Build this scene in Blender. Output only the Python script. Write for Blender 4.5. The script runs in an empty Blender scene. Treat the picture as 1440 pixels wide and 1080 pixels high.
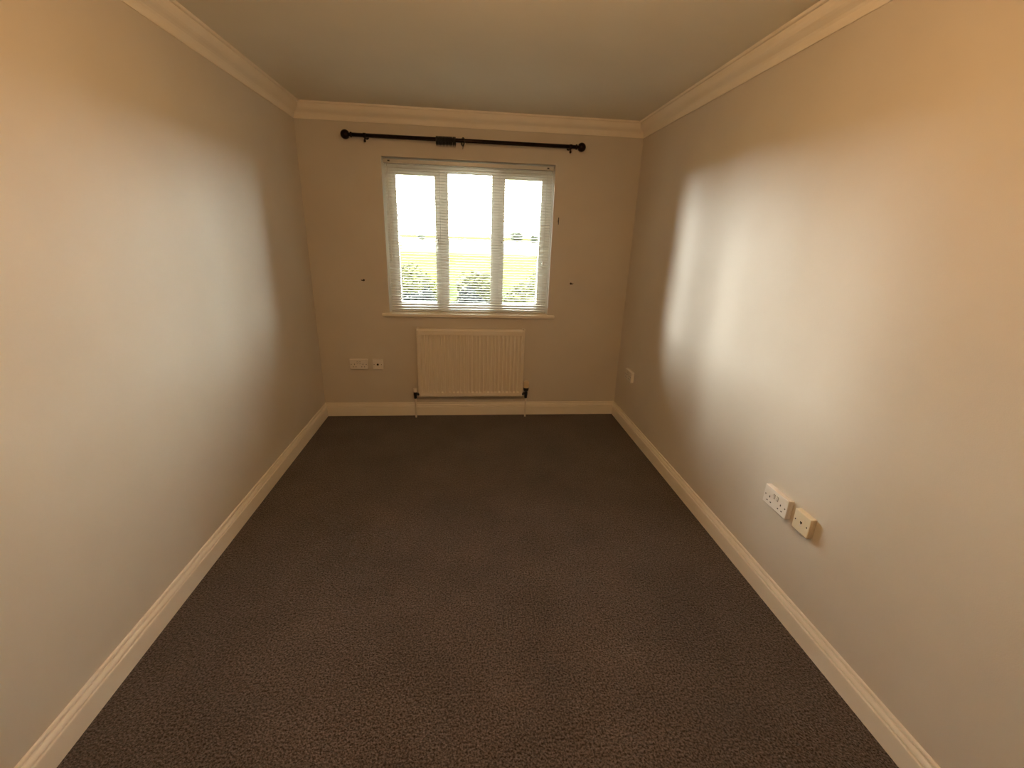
import bpy, bmesh, math, random
from mathutils import Vector, Matrix

C = bpy.context.scene.collection
SC = bpy.context.scene
PI = math.pi
random.seed(7)

# ------------------------------------------------------------------ camera
XL, XR, YB, H = -1.2065, 1.3308, 3.6062, 2.3432      # room: left, right, back wall, ceiling
YF = -0.90                                           # wall behind the photographer
FPX, YAW, PITCH, ROLL = 612.36, 0.1076, 0.3237, -0.0331
CAM = Vector((0, 0, 1.5))
fwd = Vector((math.sin(YAW)*math.cos(PITCH), math.cos(YAW)*math.cos(PITCH), -math.sin(PITCH)))
rgt = Vector((math.cos(YAW), -math.sin(YAW), 0))
dwn = fwd.cross(rgt)
r2 = rgt*math.cos(ROLL) + dwn*math.sin(ROLL)
d2 = -rgt*math.sin(ROLL) + dwn*math.cos(ROLL)
cam_data = bpy.data.cameras.new('camera')
cam = bpy.data.objects.new('camera', cam_data); C.objects.link(cam)
m = Matrix.Identity(4)
for i in range(3):
    m[i][0] = r2[i]; m[i][1] = -d2[i]; m[i][2] = -fwd[i]; m[i][3] = CAM[i]
cam.matrix_world = m
cam_data.sensor_fit = 'HORIZONTAL'; cam_data.sensor_width = 36.0
cam_data.lens = FPX*36.0/1440.0
cam_data.clip_start = 0.02; cam_data.clip_end = 3000
SC.camera = cam

# ------------------------------------------------------------------ world, lamps, exposure
SKY = 34.0
SUN = 64.0
LAMP = 25.5
SUN_DIR = Vector((-0.85, 0.50, 0.11)).normalized()   # towards the hazy sun, low on the left
world = bpy.data.worlds.new('overcast_sky'); SC.world = world
world.use_nodes = True
wn = world.node_tree; wn.nodes.clear()
wo = wn.nodes.new('ShaderNodeOutputWorld'); bg = wn.nodes.new('ShaderNodeBackground')
bg.inputs['Color'].default_value = (0.97, 1.0, 0.94, 1); bg.inputs['Strength'].default_value = SKY
wn.links.new(bg.outputs[0], wo.inputs[0])

sd = bpy.data.lights.new('hazy_sun', 'SUN'); sd.energy = SUN; sd.angle = math.radians(50); sd.color = (1.0, 0.98, 0.93)
sun = bpy.data.objects.new('hazy_sun', sd); C.objects.link(sun)
sun.rotation_mode = 'QUATERNION'; sun.rotation_quaternion = SUN_DIR.to_track_quat('Z', 'Y')

ld = bpy.data.lights.new('ceiling_lamp_bulb', 'POINT'); ld.energy = LAMP; ld.color = (1.0, 0.565, 0.25); ld.shadow_soft_size = 0.06
lamp = bpy.data.objects.new('ceiling_lamp_bulb', ld); C.objects.link(lamp); lamp.location = (0.06, 0.98, 2.07)

vs = SC.view_settings
SC.display_settings.display_device = 'sRGB'
vs.view_transform = 'Standard'; vs.look = 'None'; vs.gamma = 1.0; vs.use_curve_mapping = False
vs.exposure = 0.2
cy = SC.cycles
cy.use_denoising = True; cy.use_adaptive_sampling = False
cy.max_bounces = 10; cy.diffuse_bounces = 7; cy.transparent_max_bounces = 16
cy.sample_clamp_indirect = 6.0
cy.caustics_reflective = False; cy.caustics_refractive = False

# ------------------------------------------------------------------ materials
def mat(name, col, rough=0.6, metal=0.0, spec=0.5):
    mt = bpy.data.materials.new(name); mt.use_nodes = True
    p = mt.node_tree.nodes['Principled BSDF']
    p.inputs['Base Color'].default_value = (*col, 1); p.inputs['Roughness'].default_value = rough
    p.inputs['Metallic'].default_value = metal; p.inputs['Specular IOR Level'].default_value = spec
    return mt

def noise_mat(name, c1, c2, scale, rough=0.6, bump=0.0, bscale=None, dist=0.002, spec=0.5, detail=4, metal=0.0):
    mt = mat(name, c1, rough, metal, spec); nt = mt.node_tree; p = nt.nodes['Principled BSDF']
    tc = nt.nodes.new('ShaderNodeTexCoord')
    n = nt.nodes.new('ShaderNodeTexNoise'); n.inputs['Scale'].default_value = scale; n.inputs['Detail'].default_value = detail
    nt.links.new(tc.outputs['Object'], n.inputs['Vector'])
    r = nt.nodes.new('ShaderNodeValToRGB')
    r.color_ramp.elements[0].position = 0.3; r.color_ramp.elements[1].position = 0.7
    r.color_ramp.elements[0].color = (*c1, 1); r.color_ramp.elements[1].color = (*c2, 1)
    nt.links.new(n.outputs['Fac'], r.inputs['Fac']); nt.links.new(r.outputs['Color'], p.inputs['Base Color'])
    if bump:
        n2 = nt.nodes.new('ShaderNodeTexNoise'); n2.inputs['Scale'].default_value = bscale or scale; n2.inputs['Detail'].default_value = 3
        nt.links.new(tc.outputs['Object'], n2.inputs['Vector'])
        b = nt.nodes.new('ShaderNodeBump'); b.inputs['Strength'].default_value = bump; b.inputs['Distance'].default_value = dist
        nt.links.new(n2.outputs['Fac'], b.inputs['Height']); nt.links.new(b.outputs['Normal'], p.inputs['Normal'])
    return mt

M = {}
M['wall'] = noise_mat('roller_painted_plaster', (0.60, 0.555, 0.485), (0.63, 0.585, 0.512), 3.0, 0.55, 0.25, 260, 0.0012, 0.35)
M['reveal'] = mat('daylit_reveal_sides', (0.84, 0.82, 0.76), 0.45)  # skylight on the recess sides put into the colour as a whiter tone
M['ceiling'] = noise_mat('matt_ceiling_paint', (0.76, 0.73, 0.64), (0.79, 0.76, 0.67), 3.0, 0.8, 0.2, 220, 0.001, 0.2)
M['cove'] = noise_mat('cream_plaster_coving', (0.83, 0.77, 0.66), (0.87, 0.81, 0.70), 6.0, 0.55, 0.1, 120, 0.001, 0.3)
M['skirting'] = noise_mat('cream_gloss_woodwork', (0.80, 0.75, 0.65), (0.84, 0.79, 0.69), 5.0, 0.32, 0.05, 60, 0.001, 0.5)
M['upvc'] = mat('white_window_plastic', (0.82, 0.82, 0.78), 0.3)
M['slat'] = mat('white_slat_enamel', (0.82, 0.82, 0.78), 0.35)
M['rail'] = mat('white_rail_enamel', (0.60, 0.58, 0.53), 0.25)
M['cord'] = mat('white_cord', (0.75, 0.75, 0.70), 0.8)
M['wand'] = mat('clear_white_plastic_wand', (0.88, 0.88, 0.84), 0.15)
M['bronze'] = noise_mat('dark_bronze_metal', (0.016, 0.010, 0.009), (0.026, 0.016, 0.014), 40, 0.28, 0, metal=0.85)
M['black'] = mat('black_plastic', (0.006, 0.0065, 0.0075), 0.4)
M['enamel'] = mat('white_radiator_enamel', (0.76, 0.70, 0.60), 0.3)
M['pipe'] = mat('white_painted_pipe', (0.72, 0.67, 0.58), 0.35)
M['valve'] = mat('dark_chrome_valve', (0.03, 0.03, 0.035), 0.25, 0.7)
M['valve_head'] = mat('pale_valve_head', (0.80, 0.66, 0.45), 0.3, 0.1)
M['plate'] = mat('white_socket_plastic', (0.80, 0.77, 0.72), 0.25)
M['plate_cream'] = mat('cream_socket_plastic', (0.78, 0.71, 0.55), 0.3)
M['hole'] = mat('dark_slot', (0.01, 0.008, 0.007), 0.7)
M['screw'] = mat('dull_screw_metal', (0.12, 0.10, 0.08), 0.4, 0.8)
M['rust'] = mat('dark_brown_iron', (0.03, 0.018, 0.012), 0.5, 0.3)

def carpet_mat():
    mt = mat('brown_twist_pile_carpet', (0.05, 0.03, 0.02), 0.95, 0, 0.1); nt = mt.node_tree; p = nt.nodes['Principled BSDF']
    tc = nt.nodes.new('ShaderNodeTexCoord')
    def nz(scale, detail, rough=0.6):
        n = nt.nodes.new('ShaderNodeTexNoise'); n.inputs['Scale'].default_value = scale
        n.inputs['Detail'].default_value = detail; n.inputs['Roughness'].default_value = rough
        nt.links.new(tc.outputs['Object'], n.inputs['Vector']); return n
    n1 = nz(140, 3, 0.7); n2 = nz(2.6, 3)
    r = nt.nodes.new('ShaderNodeValToRGB')
    r.color_ramp.elements[0].position = 0.38; r.color_ramp.elements[1].position = 0.63
    r.color_ramp.elements[0].color = (0.024, 0.017, 0.0125, 1); r.color_ramp.elements[1].color = (0.145, 0.111, 0.093, 1)
    nt.links.new(n1.outputs['Fac'], r.inputs['Fac'])
    mr = nt.nodes.new('ShaderNodeMapRange'); mr.inputs['From Min'].default_value = 0.3; mr.inputs['From Max'].default_value = 0.7
    mr.inputs['To Min'].default_value = 0.80; mr.inputs['To Max'].default_value = 1.15
    nt.links.new(n2.outputs['Fac'], mr.inputs['Value'])
    mx = nt.nodes.new('ShaderNodeVectorMath'); mx.operation = 'SCALE'
    nt.links.new(r.outputs['Color'], mx.inputs[0]); nt.links.new(mr.outputs['Result'], mx.inputs['Scale'])
    nt.links.new(mx.outputs['Vector'], p.inputs['Base Color'])
    v = nt.nodes.new('ShaderNodeTexVoronoi'); v.inputs['Scale'].default_value = 150
    nt.links.new(tc.outputs['Object'], v.inputs['Vector'])
    b = nt.nodes.new('ShaderNodeBump'); b.inputs['Strength'].default_value = 0.8; b.inputs['Distance'].default_value = 0.004; b.invert = True
    nt.links.new(v.outputs['Distance'], b.inputs['Height'])
    b2 = nt.nodes.new('ShaderNodeBump'); b2.inputs['Strength'].default_value = 0.6; b2.inputs['Distance'].default_value = 0.004
    nt.links.new(n1.outputs['Fac'], b2.inputs['Height']); nt.links.new(b.outputs['Normal'], b2.inputs['Normal'])
    nt.links.new(b2.outputs['Normal'], p.inputs['Normal'])
    p.inputs['Sheen Weight'].default_value = 0.15; p.inputs['Sheen Roughness'].default_value = 0.5
    return mt
M['carpet'] = carpet_mat()

def glass_mat():
    mt = bpy.data.materials.new('window_glass'); mt.use_nodes = True; nt = mt.node_tree; nt.nodes.clear()
    o = nt.nodes.new('ShaderNodeOutputMaterial'); mix = nt.nodes.new('ShaderNodeMixShader')
    t = nt.nodes.new('ShaderNodeBsdfTransparent'); t.inputs['Color'].default_value = (0.95, 0.97, 0.96, 1)
    g = nt.nodes.new('ShaderNodeBsdfGlossy'); g.inputs['Roughness'].default_value = 0.02
    f = nt.nodes.new('ShaderNodeFresnel'); f.inputs['IOR'].default_value = 1.45
    nt.links.new(f.outputs[0], mix.inputs[0]); nt.links.new(t.outputs[0], mix.inputs[1]); nt.links.new(g.outputs[0], mix.inputs[2])
    nt.links.new(mix.outputs[0], o.inputs[0]); return mt
M['glass'] = glass_mat()
M['field_far'] = noise_mat('pale_stubble_field', (0.070, 0.065, 0.040), (0.085, 0.080, 0.055), 0.02, 0.9, spec=0)
M['field_green'] = noise_mat('yellow_green_meadow', (0.034, 0.035, 0.010), (0.046, 0.045, 0.015), 0.25, 0.9, spec=0)
M['lawn'] = noise_mat('rough_lawn', (0.016, 0.021, 0.008), (0.030, 0.032, 0.012), 1.2, 0.9, spec=0)
M['leaf_dark'] = noise_mat('dark_blue_green_leaf', (0.0003, 0.0006, 0.0008), (0.0065, 0.0095, 0.0085), 9.0, 0.5, spec=0.1)
M['leaf_lime'] = noise_mat('lime_yellow_leaf', (0.008, 0.0095, 0.002), (0.052, 0.051, 0.012), 7.0, 0.5, spec=0.1)
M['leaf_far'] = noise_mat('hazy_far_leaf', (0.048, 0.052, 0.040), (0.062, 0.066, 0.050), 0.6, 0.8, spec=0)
M['bark'] = noise_mat('grey_bark', (0.06, 0.05, 0.035), (0.11, 0.09, 0.065), 20, 0.9)

# ------------------------------------------------------------------ mesh helpers
def obj(name, bm, material, parent=None, loc=None, smooth=False):
    bmesh.ops.recalc_face_normals(bm, faces=bm.faces[:])
    me = bpy.data.meshes.new(name); bm.to_mesh(me); bm.free()
    mats = material if isinstance(material, (list, tuple)) else [material]
    for q in mats: me.materials.append(q)
    if smooth:
        for f in me.polygons: f.use_smooth = True
    o = bpy.data.objects.new(name, me); C.objects.link(o)
    if parent is not None: o.parent = parent
    if loc is not None: o.location = loc
    return o

def tag(o, label=None, cat=None, group=None, kind=None):
    if label: o['label'] = label
    if cat: o['category'] = cat
    if group: o['group'] = group
    if kind: o['kind'] = kind
    return o

def thing(name, label, cat, loc=(0, 0, 0), group=None, kind=None, rotz=0):
    o = bpy.data.objects.new(name, None); C.objects.link(o); o.location = loc; o.rotation_euler = (0, 0, rotz)
    o.empty_display_size = 0.05
    return tag(o, label, cat, group, kind)

def box(bm, lo, hi, bevel=0.0, seg=2):
    vs_ = [bm.verts.new((x, y, z)) for x in (lo[0], hi[0]) for y in (lo[1], hi[1]) for z in (lo[2], hi[2])]
    fs = [(0, 1, 3, 2), (4, 6, 7, 5), (0, 4, 5, 1), (2, 3, 7, 6), (0, 2, 6, 4), (1, 5, 7, 3)]
    faces = [bm.faces.new([vs_[i] for i in f]) for f in fs]
    if bevel:
        es = list({e for f in faces for e in f.edges})
        bmesh.ops.bevel(bm, geom=es, offset=bevel, segments=seg, profile=0.5, affect='EDGES')
    return bm

def lathe(bm, prof, origin, axis='Z', n=24):
    """prof: list of (radius, along)"""
    def P(r, a, t):
        c, s = r*math.cos(t), r*math.sin(t)
        v = {'Z': (c, s, a), 'X': (a, c, s), 'Y': (c, a, s)}[axis]
        return Vector(origin) + Vector(v)
    rings = []
    for r, a in prof:
        rings.append([bm.verts.new(P(r, a, 2*PI*k/n)) for k in range(n)] if r > 1e-6 else [bm.verts.new(P(0, a, 0))])
    for A, B in zip(rings[:-1], rings[1:]):
        for k in range(n):
            k2 = (k+1) % n
            a = [A[k], A[k2]] if len(A) > 1 else [A[0]]
            b = [B[k2], B[k]] if len(B) > 1 else [B[0]]
            if len(a)+len(b) > 2: bm.faces.new(a+b)
    for R in (rings[0], rings[-1]):
        if len(R) > 2: bm.faces.new(R)
    return bm

def tube(bm, pts, r, n=10, closed=False):
    pts = [Vector(p) for p in pts]; N = len(pts); rings = []
    up = Vector((0.123, 0.31, 0.94)).normalized()
    for i, p in enumerate(pts):
        if closed: t = pts[(i+1) % N]-pts[i-1]
        else: t = pts[min(i+1, N-1)]-pts[max(i-1, 0)]
        t.normalize(); u = t.cross(up)
        if u.length < 0.05: u = t.cross(Vector((1, 0, 0)))
        u.normalize(); w = t.cross(u)
        rings.append([bm.verts.new(p+u*r*math.cos(2*PI*k/n)+w*r*math.sin(2*PI*k/n)) for k in range(n)])
    R = list(zip(rings[:-1], rings[1:])) + ([(rings[-1], rings[0])] if closed else [])
    for A, B in R:
        for k in range(n): bm.faces.new((A[k], A[(k+1) % n], B[(k+1) % n], B[k]))
    if not closed:
        bm.faces.new(rings[0]); bm.faces.new(rings[-1])
    return bm

def extrude(bm, prof, fn0, fn1):
    """closed profile [(offset, height)] swept straight between two ends given by functions (offset, height) -> point"""
    A = [bm.verts.new(fn0(*p)) for p in prof]; B = [bm.verts.new(fn1(*p)) for p in prof]; n = len(prof)
    for i in range(n): bm.faces.new((A[i], A[(i+1) % n], B[(i+1) % n], B[i]))
    bm.faces.new(A); bm.faces.new(B)
    return bm

NB = bmesh.new

# ------------------------------------------------------------------ room shell
T = 0.30
WX0, WX1, WZ0, WZ1 = -0.625, 0.668, 0.893, 2.034     # window opening
o = obj('floor', box(NB(), (XL-T, YF-T, -0.12), (XR+T, YB+T, 0)), M['carpet'])
tag(o, 'dark brown short-pile carpet covering the whole floor', 'floor', kind='structure')
o = obj('ceiling', box(NB(), (XL-T, YF-T, H), (XR+T, YB+T, H+0.15)), M['ceiling'])
tag(o, 'plain off-white painted ceiling above the coving', 'ceiling', kind='structure')
o = obj('wall_left', box(NB(), (XL-T, YF-T, 0), (XL, YB, H)), M['wall'])
tag(o, 'bare beige left wall with no sockets on it', 'wall', kind='structure')
o = obj('wall_right', box(NB(), (XR, YF-T, 0), (XR+T, YB, H)), M['wall'])
tag(o, 'bare beige right wall carrying three socket plates', 'wall', kind='structure')
o = obj('wall_front', box(NB(), (XL, YF-T, 0), (XR, YF, H)), M['wall'])
tag(o, 'beige wall facing the window, behind the viewer', 'wall', kind='structure')
bm = NB()
for lo, hi in (((XL-T, YB, 0), (WX0, YB+T, H)), ((WX1, YB, 0), (XR+T, YB+T, H)),
               ((WX0, YB, 0), (WX1, YB+T, WZ0)), ((WX0, YB, WZ1), (WX1, YB+T, H))):
    box(bm, lo, hi)
bmesh.ops.remove_doubles(bm, verts=bm.verts[:], dist=1e-5)
o = obj('wall_back', bm, [M['wall'], M['reveal']])
for f in o.data.polygons:
    c = f.center
    if abs(f.normal.x) > .5 and YB+.01 < c.y < YB+T-.01 and WX0-.01 < c.x < WX1+.01 and WZ0-.01 < c.z < WZ1+.01: f.material_index = 1  # only the sides get the painted-in daylight; soffit keeps the wall colour
tag(o, 'beige end wall with the window and radiator', 'wall', kind='structure')

# coving: swan-neck profile, (offset from wall, drop below ceiling)
CP, CD = 0.068, 0.099
cove = [(0, 0), (0, -CD), (.005, -CD), (.0075, -.094), (.0095, -.084), (.013, -.073), (.019, -.064), (.027, -.058), (.036, -.052),
        (.044, -.045), (.050, -.036), (.054, -.026), (.056, -.016), (.0565, -.0125), (.063, -.0125), (.0665, -.011), (CP, -.008), (CP, 0)]
skp = [(0, 0), (.018, 0), (.018, .0735), (.0172, .0765), (.0150, .0780), (.0065, .0785), (.0065, .0832), (.0148, .0838), (.0150, .0870),
       (.0138, .0920), (.0110, .0970), (.0085, .1005), (.0015, .1012), (.0015, .1050), (.0075, .1056), (.0078, .1110), (.0068, .1150), (.0045, .1170), (0, .1170)]
def strip(name, prof, base, side, material, label, cat):
    E0 = {'left': lambda a, h: (XL+a, YF+a, base+h), 'right': lambda a, h: (XR-a, YF+a, base+h),
          'back': lambda a, h: (XL+a, YB-a, base+h), 'front': lambda a, h: (XL+a, YF+a, base+h)}[side]
    E1 = {'left': lambda a, h: (XL+a, YB-a, base+h), 'right': lambda a, h: (XR-a, YB-a, base+h),
          'back': lambda a, h: (XR-a, YB-a, base+h), 'front': lambda a, h: (XR-a, YF+a, base+h)}[side]
    o = obj(name, extrude(NB(), prof, E0, E1), material)
    tag(o, label, cat, kind='structure')
strip('trim_1', cove, H, 'left', M['cove'], 'cream moulded coving along the top of the left wall', 'coving')
strip('trim_2', cove, H, 'back', M['cove'], 'cream moulded coving above the curtain pole', 'coving')
strip('trim_3', cove, H, 'right', M['cove'], 'cream moulded coving along the top of the right wall', 'coving')
strip('trim_4', cove, H, 'front', M['cove'], 'cream moulded coving on the wall opposite the window', 'coving')
strip('baseboard_left', skp, 0, 'left', M['skirting'], 'cream moulded skirting along the foot of the left wall', 'skirting')
strip('baseboard_right', skp, 0, 'right', M['skirting'], 'cream moulded skirting along the foot of the right wall', 'skirting')
strip('baseboard_back', skp, 0, 'back', M['skirting'], 'cream moulded skirting under the radiator', 'skirting')
strip('baseboard_front', skp, 0, 'front', M['skirting'], 'cream moulded skirting opposite the window', 'skirting')

# ------------------------------------------------------------------ window
WY = YB + 0.125                                      # room face of the outer frame
win = thing('window_1', 'white three-light window behind the slatted blind', 'window', (0, 0, 0), kind='structure')
FX0, FX1, FZ0, FZ1 = WX0, WX1, WZ0, WZ1
ML, MR = (-0.243, -0.158), (0.203, 0.290)            # mullions
bm = NB()
fd = 0.07
box(bm, (FX0, WY, FZ0), (FX0+.060, WY+fd, FZ1), .003)
box(bm, (FX1-.060, WY, FZ0), (FX1, WY+fd, FZ1), .003)
box(bm, (FX0+.058, WY, FZ0), (FX1-.058, WY+fd, FZ0+.055), .003)
box(bm, (FX0+.058, WY, FZ1-.070), (FX1-.058, WY+fd, FZ1), .003)
obj('window_frame', bm, M['upvc'], win)
for a, b in (ML, MR):
    obj('mullion', box(NB(), (a, WY+.001, FZ0+.053), (b, WY+fd, FZ1-.068), .003), M['upvc'], win)
def sash(x0, x1, hx):
    z0, z1 = FZ0+.034, FZ1-.062
    w = .040; y0 = WY-.014; y1 = WY+.045
    bm = NB()
    box(bm, (x0, y0, z0), (x0+w, y1, z1), .004); box(bm, (x1-w, y0, z0), (x1, y1, z1), .004)
    box(bm, (x0+w-.002, y0, z0), (x1-w+.002, y1, z0+w), .004); box(bm, (x0+w-.002, y0, z1-w), (x1-w+.002, y1, z1), .004)
    s = obj('sash', bm, M['upvc'], win)
    obj('pane', box(NB(), (x0+w-.004, WY+.014, z0+w-.004), (x1-w+.004, WY+.018, z1-w+.004)), M['glass'], s)
    bm = NB()
    box(bm, (hx-.011, y0-.012, 1.415), (hx+.011, y0, 1.485), .004)
    sgn = 1 if hx < 0 else -1
    box(bm, (hx-.008, y0-.034, 1.452), (hx+.008, y0-.010, 1.472), .004)
    box(bm, (hx-.007, y0-.036, 1.37), (hx+.007, y0-.024, 1.468), .004)
    h = obj('window_handle', bm, M['upvc'], s)
    obj('key_barrel', lathe(NB(), [(0, -.003), (.005, -.003), (.005, 0)], (hx, y0-.036, 1.462), 'Y', 10), M['hole'], h)
sash(FX0+.042, -.212, -.231)
sash(0.257, FX1-.042, 0.276)
bm = NB()                                            # glazing bead of the fixed centre light
cx0, cx1, cz0, cz1 = ML[1], MR[0], FZ0+.055, FZ1-.070
for lo, hi in (((cx0-.002, 0, cz0), (cx0+.010, 0, cz1)), ((cx1-.010, 0, cz0), (cx1+.002, 0, cz1)), ((cx0+.008, 0, cz0-.002), (cx1-.008, 0, cz0+.010)), ((cx0+.008, 0, cz1-.010), (cx1-.008, 0, cz1+.002))):
    box(bm, (lo[0], WY+.008, lo[2]), (hi[0], WY+.03, hi[2]), .002)
obj('glazing_bead', bm, M['upvc'], win)
obj('pane', box(NB(), (cx0-.002, WY+.030, cz0-.002), (cx1+.002, WY+.034, cz1+.002)), M['glass'], win)
# the board's inner leaf lies on the masonry inside the opening
obj('window_sill', box(NB(), (-.683, YB-.030, .867), (.724, YB-.0002, .8925), .005), M['skirting'], win)
obj('sill_board', box(NB(), (WX0+.0005, YB-.001, WZ0+.0002), (WX1-.0005, WY-.0005, WZ0+.004)), M['skirting'], win)

# ------------------------------------------------------------------ venetian blind
BY = YB + 0.050
blind = thing('venetian_blind', 'white narrow-slat venetian blind lowered inside the window recess', 'blind', (0.021, BY, WZ0+.004))
def bpart(name, bm, material, parent=None, smooth=False):
    p = parent or blind
    o = obj(name, bm, material, p, smooth=smooth)
    return o
ox, oy, oz = blind.location
BX0, BX1 = WX0+.013-ox, WX1-.011-ox
bz0 = 0.012
bm = NB(); box(bm, (BX0, -.014, .000), (BX1, .014, .011), .003)
bpart('bottom_rail', bm, M['rail'])
top = WZ1-.010-oz
bm = NB(); box(bm, (BX0-.006, -.019, top-.027), (BX1+.004, .019, top), .003)
hr = bpart('headrail', bm, M['rail'])
for x in (BX0+.035, BX1-.040):
    bm = NB(); box(bm, (x-.008, -.0225, top-.018), (x+.008, -.019, top-.008), .001); bpart('bracket_clip', bm, M['black'], hr)
# one slat mesh shared by all
bm = NB()
K = 5; w2 = .0125; th = .0006; crown = .0034
rows = []
for k in range(K):
    t = -1+2*k/(K-1); y = w2*t; z = crown*(1-t*t)
    rows.append([bm.verts.new((x, y, z+dz)) for x in (BX0, BX1) for dz in (0, -th)])
for A, B in zip(rows[:-1], rows[1:]):
    bm.faces.new((A[0], A[2], B[2], B[0])); bm.faces.new((A[1], B[1], B[3], A[3]))
    bm.faces.new((A[0], B[0], B[1], A[1])); bm.faces.new((A[2], A[3], B[3], B[2]))
bm.faces.new((rows[0][0], rows[0][1], rows[0][3], rows[0][2])); bm.faces.new((rows[-1][0], rows[-1][2], rows[-1][3], rows[-1][1]))
s0 = bpart('slat', bm, M['slat'], smooth=False)
NS = 53; z0, z1 = .026, top-.036
for k in range(NS):
    s = s0 if k == 0 else s0.copy()
    if k: C.objects.link(s); s.parent = blind
    s.location = (0, 0, z0+(z1-z0)*k/(NS-1))
    s.rotation_euler = (math.radians(3.2+random.uniform(-1.0, 1.0)), 0, random.uniform(-.0006, .0006))
for x in (-.520-ox, .560-ox):
    bm = NB()
    tube(bm, [(x, -.0142, .008), (x, -.0142, top-.02)], .0009, 6); tube(bm, [(x, .0142, .008), (x, .0142, top-.02)], .0009, 6)
    bpart('ladder_cord', bm, M['cord'])
wx = -.592-ox
bm = NB(); tube(bm, [(wx, -.026, top-.02), (wx+.001, -.027, top-.05)], .002, 8)
wd = bpart('wand_hook', bm, M['rail'])
bm = NB(); lathe(bm, [(.0025, 0), (.0045, .004), (.0042, .62), (.0055, .64), (.0055, .67), (.003, .68)], (wx+.001, -.027, top-.05-.68), 'Z', 6)
bpart('tilt_wand', bm, M['wand'])
cxp = .612-ox
bm = NB(); tube(bm, [(cxp, -.022, top-.02), (cxp, -.023, top-.3), (cxp-.001, -.023, 1.325-oz)], .0011, 6); tube(bm, [(cxp+.006, -.022, top-.02), (cxp+.003, -.024, top-.3), (cxp+.001, -.023, 1.325-oz)], .0011, 6)
pc = bpart('pull_cord', bm, M['cord'])
bm = NB(); lathe(bm, [(.002, .03), (.005, .026), (.008, .004), (.0075, 0), (0, 0)], (cxp, -.023, 1.295-oz), 'Z', 12)
bpart('tassel', bm, M['wand'], pc, True)

# ------------------------------------------------------------------ curtain pole and rings
PY = YB-.080; PZ = 2.147
pole = thing('curtain_pole', 'dark bronze curtain pole with ball ends fixed above the window', 'curtain pole', (0, PY, PZ))
RR = .0135
obj('rod', lathe(NB(), [(RR, -.806), (RR, .0), (RR, .798)], (0, 0, 0), 'X', 24), M['bronze'], pole, smooth=True)
def finial(sgn, x):
    pr = [(.0135, 0), (.017, .001), (.0185, .006), (.017, .011), (.012, .014), (.010, .018), (.012, .021)]
    c = .046; r = .031
    for k in range(3, 17):
        a = PI*k/16; pr.append((r*math.sin(a) if k < 16 else 0, c-r*math.cos(a)))
    return obj('finial', lathe(NB(), [(q, sgn*a) for q, a in pr], (x, 0, 0), 'X', 28), M['bronze'], pole, smooth=True)
finial(-1, -.800); finial(1, .792)
for x in (-.714, .756):
    bm = NB()
    lathe(bm, [(.0135, .0798), (.0135, .075), (.011, .073), (.0065, .071), (.0065, .010)], (x, 0, 0), 'Y', 20)
    lathe(bm, [(.0158, -.009), (.0158, .009)], (x, 0, 0), 'X', 20)
    br = obj('bracket', bm, M['bronze'], pole)
    bm = NB(); lathe(bm, [(.0045, 0), (.0045, -.010), (.0075, -.012), (.0075, -.026), (.005, -.029), (0, -.029)], (x, 0, -.0145), 'Z', 12)
    obj('thumb_screw', bm, M['bronze'], br)

def make_ring(name='curtain_ring'):
    t = thing(name, 'x', 'curtain ring')
    R = .0245; n = 28
    bm = NB(); tube(bm, [(0, R*math.cos(2*PI*k/n), R*math.sin(2*PI*k/n)) for k in range(n)], .0044, 8, True)
    obj('hoop', bm, M['black'], t, smooth=True)
    bm = NB(); r = .0048; n = 12
    tube(bm, [(0, r*math.cos(2*PI*k/n), -R-.0044-.0035+r*math.sin(2*PI*k/n)) for k in range(n)], .0013, 6, True)
    obj('eyelet', bm, M['black'], t, smooth=True)
    return t
def copy_tree(o):
    c = o.copy(); C.objects.link(c)
    for ch in o.children:
        d = ch.copy(); C.objects.link(d); d.parent = c
    return c
ring0 = make_ring()
zr = PZ-(.0245-.0044-RR)+.0002                       # hoop hangs on the rod
spots = [-.217+.0097*k for k in range(12)]+[-.098, -.086]
ORD = ['leftmost', 'second', 'third', 'fourth', 'fifth', 'sixth', 'seventh', 'eighth', 'ninth', 'tenth', 'eleventh', 'twelfth', 'thirteenth', 'rightmost']
for i, x in enumerate(spots + [-.030]):
    r = ring0 if i == 0 else copy_tree(ring0)
    r.location = (x, PY, zr); r.rotation_euler = (random.uniform(-.2, .2), 0, random.uniform(-.02, .02))
    if i == len(spots)-1: r.rotation_euler = (.2, .0, -.10)
    if i in (0, len(spots)-1): tag(r, 'black curtain ring on the pole, %s of the pushed-together bunch' % ORD[i], 'curtain ring', 'bunched black curtain rings on the pole')
    elif i < len(spots): tag(r, 'black curtain ring on the pole, %s from the left in the bunch' % ORD[i], 'curtain ring', 'bunched black curtain rings on the pole')
    else: tag(r, 'single black curtain ring hanging apart, right of the bunch', 'curtain ring')
r.rotation_euler = (0, 0, .45)
bm = NB(); tube(bm, [(0, 0, -.035), (.001, .001, -.044), (-.001, .003, -.048), (-.002, .005, -.043)], .0013, 6)
bm.verts.ensure_lookup_table()
obj('curtain_hook', bm, M['black'], r)

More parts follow.
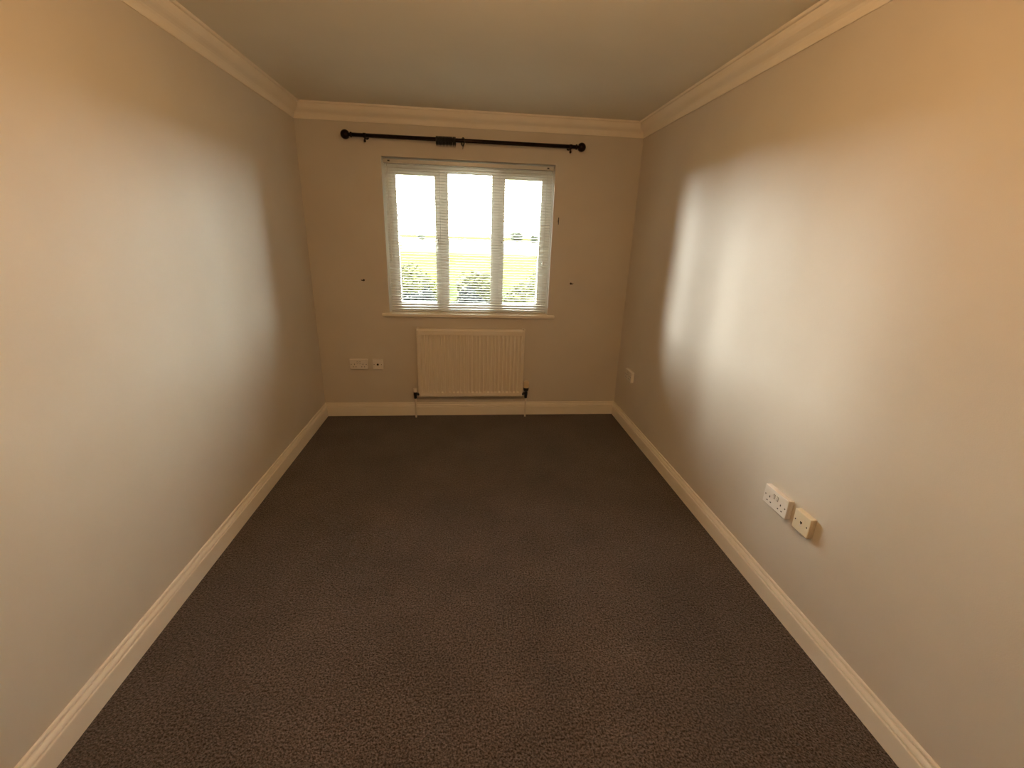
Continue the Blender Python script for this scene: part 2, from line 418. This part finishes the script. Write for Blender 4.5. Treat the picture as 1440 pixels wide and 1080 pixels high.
# ------------------------------------------------------------------ radiator
RX0, RX1, RZ0, RZ1 = -.413, .477, .191, .777
RYF = YB-.075
rad = thing('radiator', 'white pressed-steel panel radiator on the wall below the window', 'radiator', ((RX0+RX1)/2, YB, 0))
ax, ay = rad.location.x, rad.location.y
bm = NB()
nch = 26; pitch = (RX1-RX0-.050)/nch; xs0 = RX0+.025-ax
zt, zb = RZ1-.048, RZ0+.034
dep = .0140; f0 = RYF-ay
cols = [(RX0-ax, 0), (RX0-ax+.018, 0)]
for c in range(nch):
    xc = xs0+pitch*(c+.5)
    for dx, q in ((-.0105, 0), (-.0068, 1), (.0068, 1), (.0105, 0)): cols.append((xc+dx, q))
cols += [(RX1-ax-.018, 0), (RX1-ax, 0)]
rowsz = [(RZ0, -1), (RZ0+.010, 0), (zb, 0), (zb+.012, 1), (zt-.0025, 1), (zt, 0), (RZ1-.012, 0), (RZ1, -1)]
grid = []
for z, q in rowsz:
    line = []
    for j, (x, e) in enumerate(cols):
        y = f0 + (dep if (q == 1 and e == 1) else 0)
        if q == -1: y += .006
        if j in (0, len(cols)-1): y += .006
        line.append(bm.verts.new((x, y, z)))
    grid.append(line)
for A, B in zip(grid[:-1], grid[1:]):
    for j in range(len(cols)-1): bm.faces.new((A[j], A[j+1], B[j+1], B[j]))
# back sheet and edges
yb_ = f0+.022
bk = [bm.verts.new((x, yb_, z)) for x, z in ((RX0-ax, RZ0), (RX1-ax, RZ0), (RX1-ax, RZ1), (RX0-ax, RZ1))]
bm.faces.new(bk)
bm.faces.new(grid[0]+[bk[1], bk[0]]); bm.faces.new(grid[-1][::-1]+[bk[3], bk[2]][:2])
bm.faces.new([g[0] for g in grid]+[bk[3], bk[0]]); bm.faces.new([g[-1] for g in grid]+[bk[2], bk[1]])
obj('front_panel', bm, M['enamel'], rad)
for x in (RX0-ax+.10, RX1-ax-.10):
    bm = NB(); box(bm, (x-.015, yb_, RZ0+.06), (x+.015, -.0005, RZ1-.05), .002)
    obj('wall_bracket', bm, M['enamel'], rad)
bm = NB()                                            # slotted top grille over the convector
g0, g1, gz = yb_, -.006, RZ1-.006
box(bm, (RX0-ax+.022, g0, gz-.003), (RX1-ax-.022, g0+.006, gz)); box(bm, (RX0-ax+.022, g1-.008, gz-.003), (RX1-ax-.022, g1, gz))
nb = 78
for k in range(nb+1):
    x = RX0-ax+.024+(RX1-RX0-.048)*k/nb
    box(bm, (x-.0018, g0+.006, gz-.003), (x+.0018, g1-.008, gz-.0005))
tag(obj('top_grille', bm, M['enamel'], rad), kind='stuff')
for x0_, x1_ in ((RX0-ax+.0005, RX0-ax+.022), (RX1-ax-.022, RX1-ax-.0005)):
    obj('side_cover', box(NB(), (x0_, yb_+.0005, RZ0+.01), (x1_, -.004, RZ1+.002), .003), M['enamel'], rad)
for x in (RX0-ax+.008, RX1-ax-.008):
    bm = NB(); lathe(bm, [(.0095, 0), (.0095, .010), (.006, .012), (0, .012)], (x, f0+.0125, RZ1-.003), 'Z', 12)
    obj('blanking_plug', bm, M['enamel'], rad)
bm = NB()
for k in range(44):
    x = RX0-ax+.13+k*(RX1-RX0-.26)/43
    box(bm, (x-.001, yb_, RZ0+.05), (x+.001, yb_+.048, RZ1-.03))
tag(obj('convector_fins', bm, M['enamel'], rad), kind='stuff')
def valve(vx, side, head):
    vy = f0+.014; vz = RZ0+.012
    bm = NB()
    lathe(bm, [(.009, vz-.028), (.012, vz-.026), (.012, vz-.014), (.0125, vz-.010), (.0145, vz+.006), (.0145, vz+.026), (.011, vz+.034)], (vx, vy, 0), 'Z', 16)
    lathe(bm, [(.010, 0), (.013, side*.003), (.013, side*.016), (.009, side*.018), (.009, side*.034)], (vx-side*.036, vy, vz+.012), 'X', 16)
    v = obj('thermostatic_valve' if head else 'lockshield_valve', bm, M['valve'], rad)
    bm = NB(); tube(bm, [(vx, vy, .0005), (vx, vy, vz-.024)], .0078, 14)
    obj('feed_pipe', bm, M['pipe'], v)
    if head:
        bm = NB(); lathe(bm, [(.0145, vz+.034), (.0215, vz+.045), (.0245, vz+.066), (.0245, vz+.069)], (vx, vy, 0), 'Z', 20)
        obj('dial_collar', bm, M['black'], v)
        bm = NB(); lathe(bm, [(.0235, vz+.069), (.0245, vz+.075), (.0238, vz+.118), (.021, vz+.126), (0, vz+.127)], (vx, vy, 0), 'Z', 20)
        h = obj('valve_head', bm, M['valve_head'], v); h['label'] = 'pale cream cap of the thermostatic valve'
    else:
        bm = NB(); lathe(bm, [(.0135, vz+.030), (.0150, vz+.034), (.0165, vz+.058), (.0165, vz+.062), (.013, vz+.065), (0, vz+.065)], (vx, vy, 0), 'Z', 18)
        h = obj('valve_cap', bm, M['plate'], v); h['label'] = 'white plastic valve cap'
valve(RX0-ax-.028, -1, False)
valve(RX1-ax+.030, 1, True)

# ------------------------------------------------------------------ socket plates (built facing -y, plate back on y=0)
def slot(bm, x, z, w, h, d): box(bm, (x-w/2, -d-.0006, z-h/2), (x+w/2, -d+.0006, z+h/2))
def double_socket(label, cat='socket', D=.025, group=None):
    t = thing('double_socket', label, cat, group=group)
    obj('back_box', box(NB(), (-.0725, -D+.008, -.0425), (.0725, -.0002, .0425), .003), M['plate'], t)
    pl = obj('face_plate', box(NB(), (-.073, -D, -.043), (.073, -D+.0085, .043), .0035, 3), M['plate'], t)
    for s in (-1, 1):
        bm = NB(); slot(bm, s*.034, 0.000, .0045, .0085, D); slot(bm, s*.034-.011, -.022, .0068, .0045, D); slot(bm, s*.034+.011, -.022, .0068, .0045, D)
        obj('pin_holes', bm, M['hole'], pl)
        sx = s*.010
        bm = NB(); slot(bm, sx, .015, .0105, .0205, D-.0001); obj('switch_recess', bm, M['hole'], pl)
        bm = NB()
        v = [bm.verts.new(q) for q in ((sx-.0045, -D-.0042, .024), (sx+.0045, -D-.0042, .024), (sx+.0045, -D-.0008, .006), (sx-.0045, -D-.0008, .006),
                                       (sx-.0045, -D+.001, .024), (sx+.0045, -D+.001, .024), (sx+.0045, -D+.001, .006), (sx-.0045, -D+.001, .006))]
        for f in ((0, 1, 2, 3), (4, 7, 6, 5), (0, 4, 5, 1), (1, 5, 6, 2), (2, 6, 7, 3), (3, 7, 4, 0)): bm.faces.new([v[i] for i in f])
        obj('rocker_switch', bm, M['plate'], pl)
        bm = NB(); lathe(bm, [(0, -D-.0008), (.0032, -D-.0006), (.0032, -D+.001)], (s*.0603, 0, 0), 'Y', 10); obj('screw', bm, M['screw'], pl)
    return t
def single_plate(label, cream, kind, D=.025):
    t = thing('outlet_plate', label, 'socket')
    m1 = M['plate_cream'] if cream else M['plate']
    obj('back_box', box(NB(), (-.0425, -D+.008, -.0425), (.0425, -.0002, .0425), .003), m1, t)
    pl = obj('face_plate', box(NB(), (-.043, -D, -.043), (.043, -D+.0085, .043), .0045, 3), m1, t)
    for s in (-1, 1):
        bm = NB(); lathe(bm, [(0, -D-.0008), (.0032, -D-.0006), (.0032, -D+.001)], (s*.0301, 0, 0), 'Y', 10); obj('screw', bm, M['screw'], pl)
    if kind == 'aerial':
        bm = NB(); lathe(bm, [(.0085, -D+.001), (.0085, -D-.003), (.0070, -D-.0035), (.0062, -D-.0035), (.0062, -D-.001), (0, -D-.001)], (0, 0, 0), 'Y', 18); c = obj('aerial_connector', bm, M['hole'], pl)
    else:
        bm = NB(); slot(bm, 0, .003, .0105, .0065, D); slot(bm, 0, -.002, .0045, .006, D); obj('jack_opening', bm, M['hole'], pl)
        bm = NB(); box(bm, (-.006, -D-.0012, -.013), (.006, -D, -.006), .0004); obj('jack_shutter', bm, M['plate'], pl)
    return t
s = double_socket('white double socket on the end wall, left of the radiator'); s.location = (-.897, YB, .466)
s = single_plate('small white single plate with dark round connector, left of radiator', False, 'aerial'); s.location = (-.743, YB, .464)
s = double_socket('white double socket low on right wall, next to the cream plate'); s.location = (XR, 1.484, .471); s.rotation_euler = (0, 0, -PI/2)
s = single_plate('cream single phone plate low on right wall, beside double socket', True, 'phone'); s.location = (XR, 1.331, .471); s.rotation_euler = (0, 0, -PI/2)
s = double_socket('white double socket at far end of right wall, near the corner'); s.location = (XR, 3.290, .463); s.rotation_euler = (0, 0, -PI/2)

# ------------------------------------------------------------------ small wall fittings
def tieback(x, z, label, sgn):
    t = thing('tieback_hook', label, 'hook', (x, YB, z))
    obj('hook_plate', lathe(NB(), [(.0085, 0), (.0085, -.003), (.006, -.005), (0, -.005)], (0, 0, 0), 'Y', 14), M['rust'], t)
    bm = NB(); tube(bm, [(0, -.003, 0), (0, -.016, -.001), (sgn*.004, -.024, -.001), (sgn*.010, -.026, .001), (sgn*.015, -.022, .003)], .0032, 8)
    obj('hook_arm', bm, M['rust'], t, smooth=True)
tieback(-.811, 1.148, 'tiny dark tieback hook on end wall, left of the window', -1)
tieback(.849, 1.157, 'tiny dark tieback hook on end wall, right of the window', 1)
t = thing('cord_cleat', 'small brown cord cleat on the wall beside the blind', 'cleat', (.713, YB, 1.636))
bm = NB(); box(bm, (-.004, -.008, -.010), (.004, 0, .010), .0015); obj('cleat_foot', bm, M['rust'], t)
bm = NB(); tube(bm, [(0, -.010, -.026), (0, -.009, -.012), (0, -.009, .012), (0, -.010, .026)], .0032, 8); obj('cleat_horn', bm, M['rust'], t)

# ------------------------------------------------------------------ outside
GZ = -0.35
def ground(name, y0, y1, z, material, label, cat, amp=0.0):
    bm = NB(); n = 24
    V = [[bm.verts.new((-w_(y)+2*w_(y)*i/n, y, z+amp*math.sin(i*1.7+y)*0.5)) for i in range(n+1)] for y in (y0, (y0+y1)/2, y1)]
    for A, B in zip(V[:-1], V[1:]):
        for i in range(n): bm.faces.new((A[i], A[i+1], B[i+1], B[i]))
    return tag(obj(name, bm, material), label, cat, kind='structure')
def w_(y): return 25+y*1.6
ground('lawn', YB+T+.02, 18, GZ, M['lawn'], 'rough green garden ground just outside the window', 'lawn', .05)
ground('field', 18, 52, GZ-.02, M['field_green'], 'yellow-green meadow beyond the garden shrubs', 'field', .05)
ground('field', 52, 260, GZ-.05, M['field_far'], 'pale sunlit field stretching beyond the meadow', 'field', .1)
ground('field', 260, 1500, GZ-.1, M['field_green'], 'far yellow-green field on the horizon', 'field', .2)

def foliage_mesh(rx, ry, rz, n, size, seed):
    rd = random.Random(seed); bm = NB()
    for _ in range(n):
        while True:
            p = Vector((rd.uniform(-1, 1), rd.uniform(-1, 1), rd.uniform(-1, 1)))
            if .25 < p.length < 1: break
        p = p*(0.80+0.25*math.sin(3.1*p.x+seed)*math.cos(2.7*p.y+p.z*2.3))
        c = Vector((p.x*rx, p.y*ry, rz+p.z*rz))
        if c.z < .02: c.z = .02+rd.random()*.1
        u = Vector((rd.gauss(0, 1), rd.gauss(0, 1), rd.gauss(0, 1))).normalized(); v = u.orthogonal().normalized()
        s = size*rd.uniform(.6, 1.3)
        q = [bm.verts.new(c+u*s), bm.verts.new(c+v*s*.45+u*s*.2), bm.verts.new(c-u*s*.8), bm.verts.new(c-v*s*.45+u*s*.2)]
        bm.faces.new(q)
    return bm
def plant(name, label, cat, loc, dims, n, size, material, seed, trunk, group=None):
    t = thing(name, label, cat, loc, group)
    f = obj('foliage', foliage_mesh(*dims, n, size, seed), material, t); f['kind'] = 'stuff'
    if trunk: f.location.z = trunk*.6
    bm = NB(); rd = random.Random(seed)
    if trunk:
        lathe(bm, [(trunk*.11, 0), (trunk*.07, trunk*.5), (trunk*.05, trunk*1.3), (0, trunk*1.6)], (0, 0, 0), 'Z', 8)
        obj('trunk', bm, M['bark'], t)
    else:
        for k in range(6):
            a = k*1.05; tube(bm, [(.03*math.cos(a), .03*math.sin(a), 0), (dims[0]*.3*math.cos(a), dims[1]*.3*math.sin(a), dims[2]*.7), (dims[0]*.6*math.cos(a), dims[1]*.6*math.sin(a), dims[2]*1.4)], .012, 5)
        obj('stems', bm, M['bark'], t)
    return t
plant('shrub', 'dark blue-green shrub outside, seen through the left light', 'shrub', (-.86, 8.0, GZ), (.40, .4, .50), 2600, .055, M['leaf_dark'], 3, 0)
plant('shrub', 'dark blue-green shrub outside, seen through the centre light', 'shrub', (.05, 7.9, GZ), (.40, .4, .50), 2600, .055, M['leaf_dark'], 5, 0)
plant('shrub', 'lime-yellow bush outside, seen through the right light', 'shrub', (.96, 8.0, GZ), (.40, .4, .58), 2600, .05, M['leaf_lime'], 8, 0)
plant('shrub', 'yellow-green bush behind the dark shrub in the left light', 'shrub', (-1.25, 10.0, GZ), (.68, .6, .64), 2600, .055, M['leaf_lime'], 11, 0)
plant('shrub', 'yellow-green bush behind the dark shrub in the centre light', 'shrub', (.22, 10.2, GZ), (.68, .6, .62), 2600, .055, M['leaf_lime'], 14, 0)
plant('shrub', 'yellow-green bush behind the lime bush in the right light', 'shrub', (1.70, 10.1, GZ), (.68, .6, .60), 2600, .055, M['leaf_lime'], 17, 0)
for i, (x, y, s, w) in enumerate(((14, 130, 4.2, 'hazy grey-green tree on the horizon, leftmost in the right light'),
                                  (19.0, 128, 3.2, 'hazy grey-green tree on the horizon, middle of the right light'),
                                  (23.0, 132, 3.8, 'hazy grey-green tree on the horizon, rightmost in the right light'),
                                  (-13.5, 140, 2.2, 'small hazy tree on the horizon in the left light'))):
    plant('tree', w, 'tree', (x, y, GZ), (s*.62, s*.55, s*.36), 900, s*.10, M['leaf_far'], 20+i, s*.32)
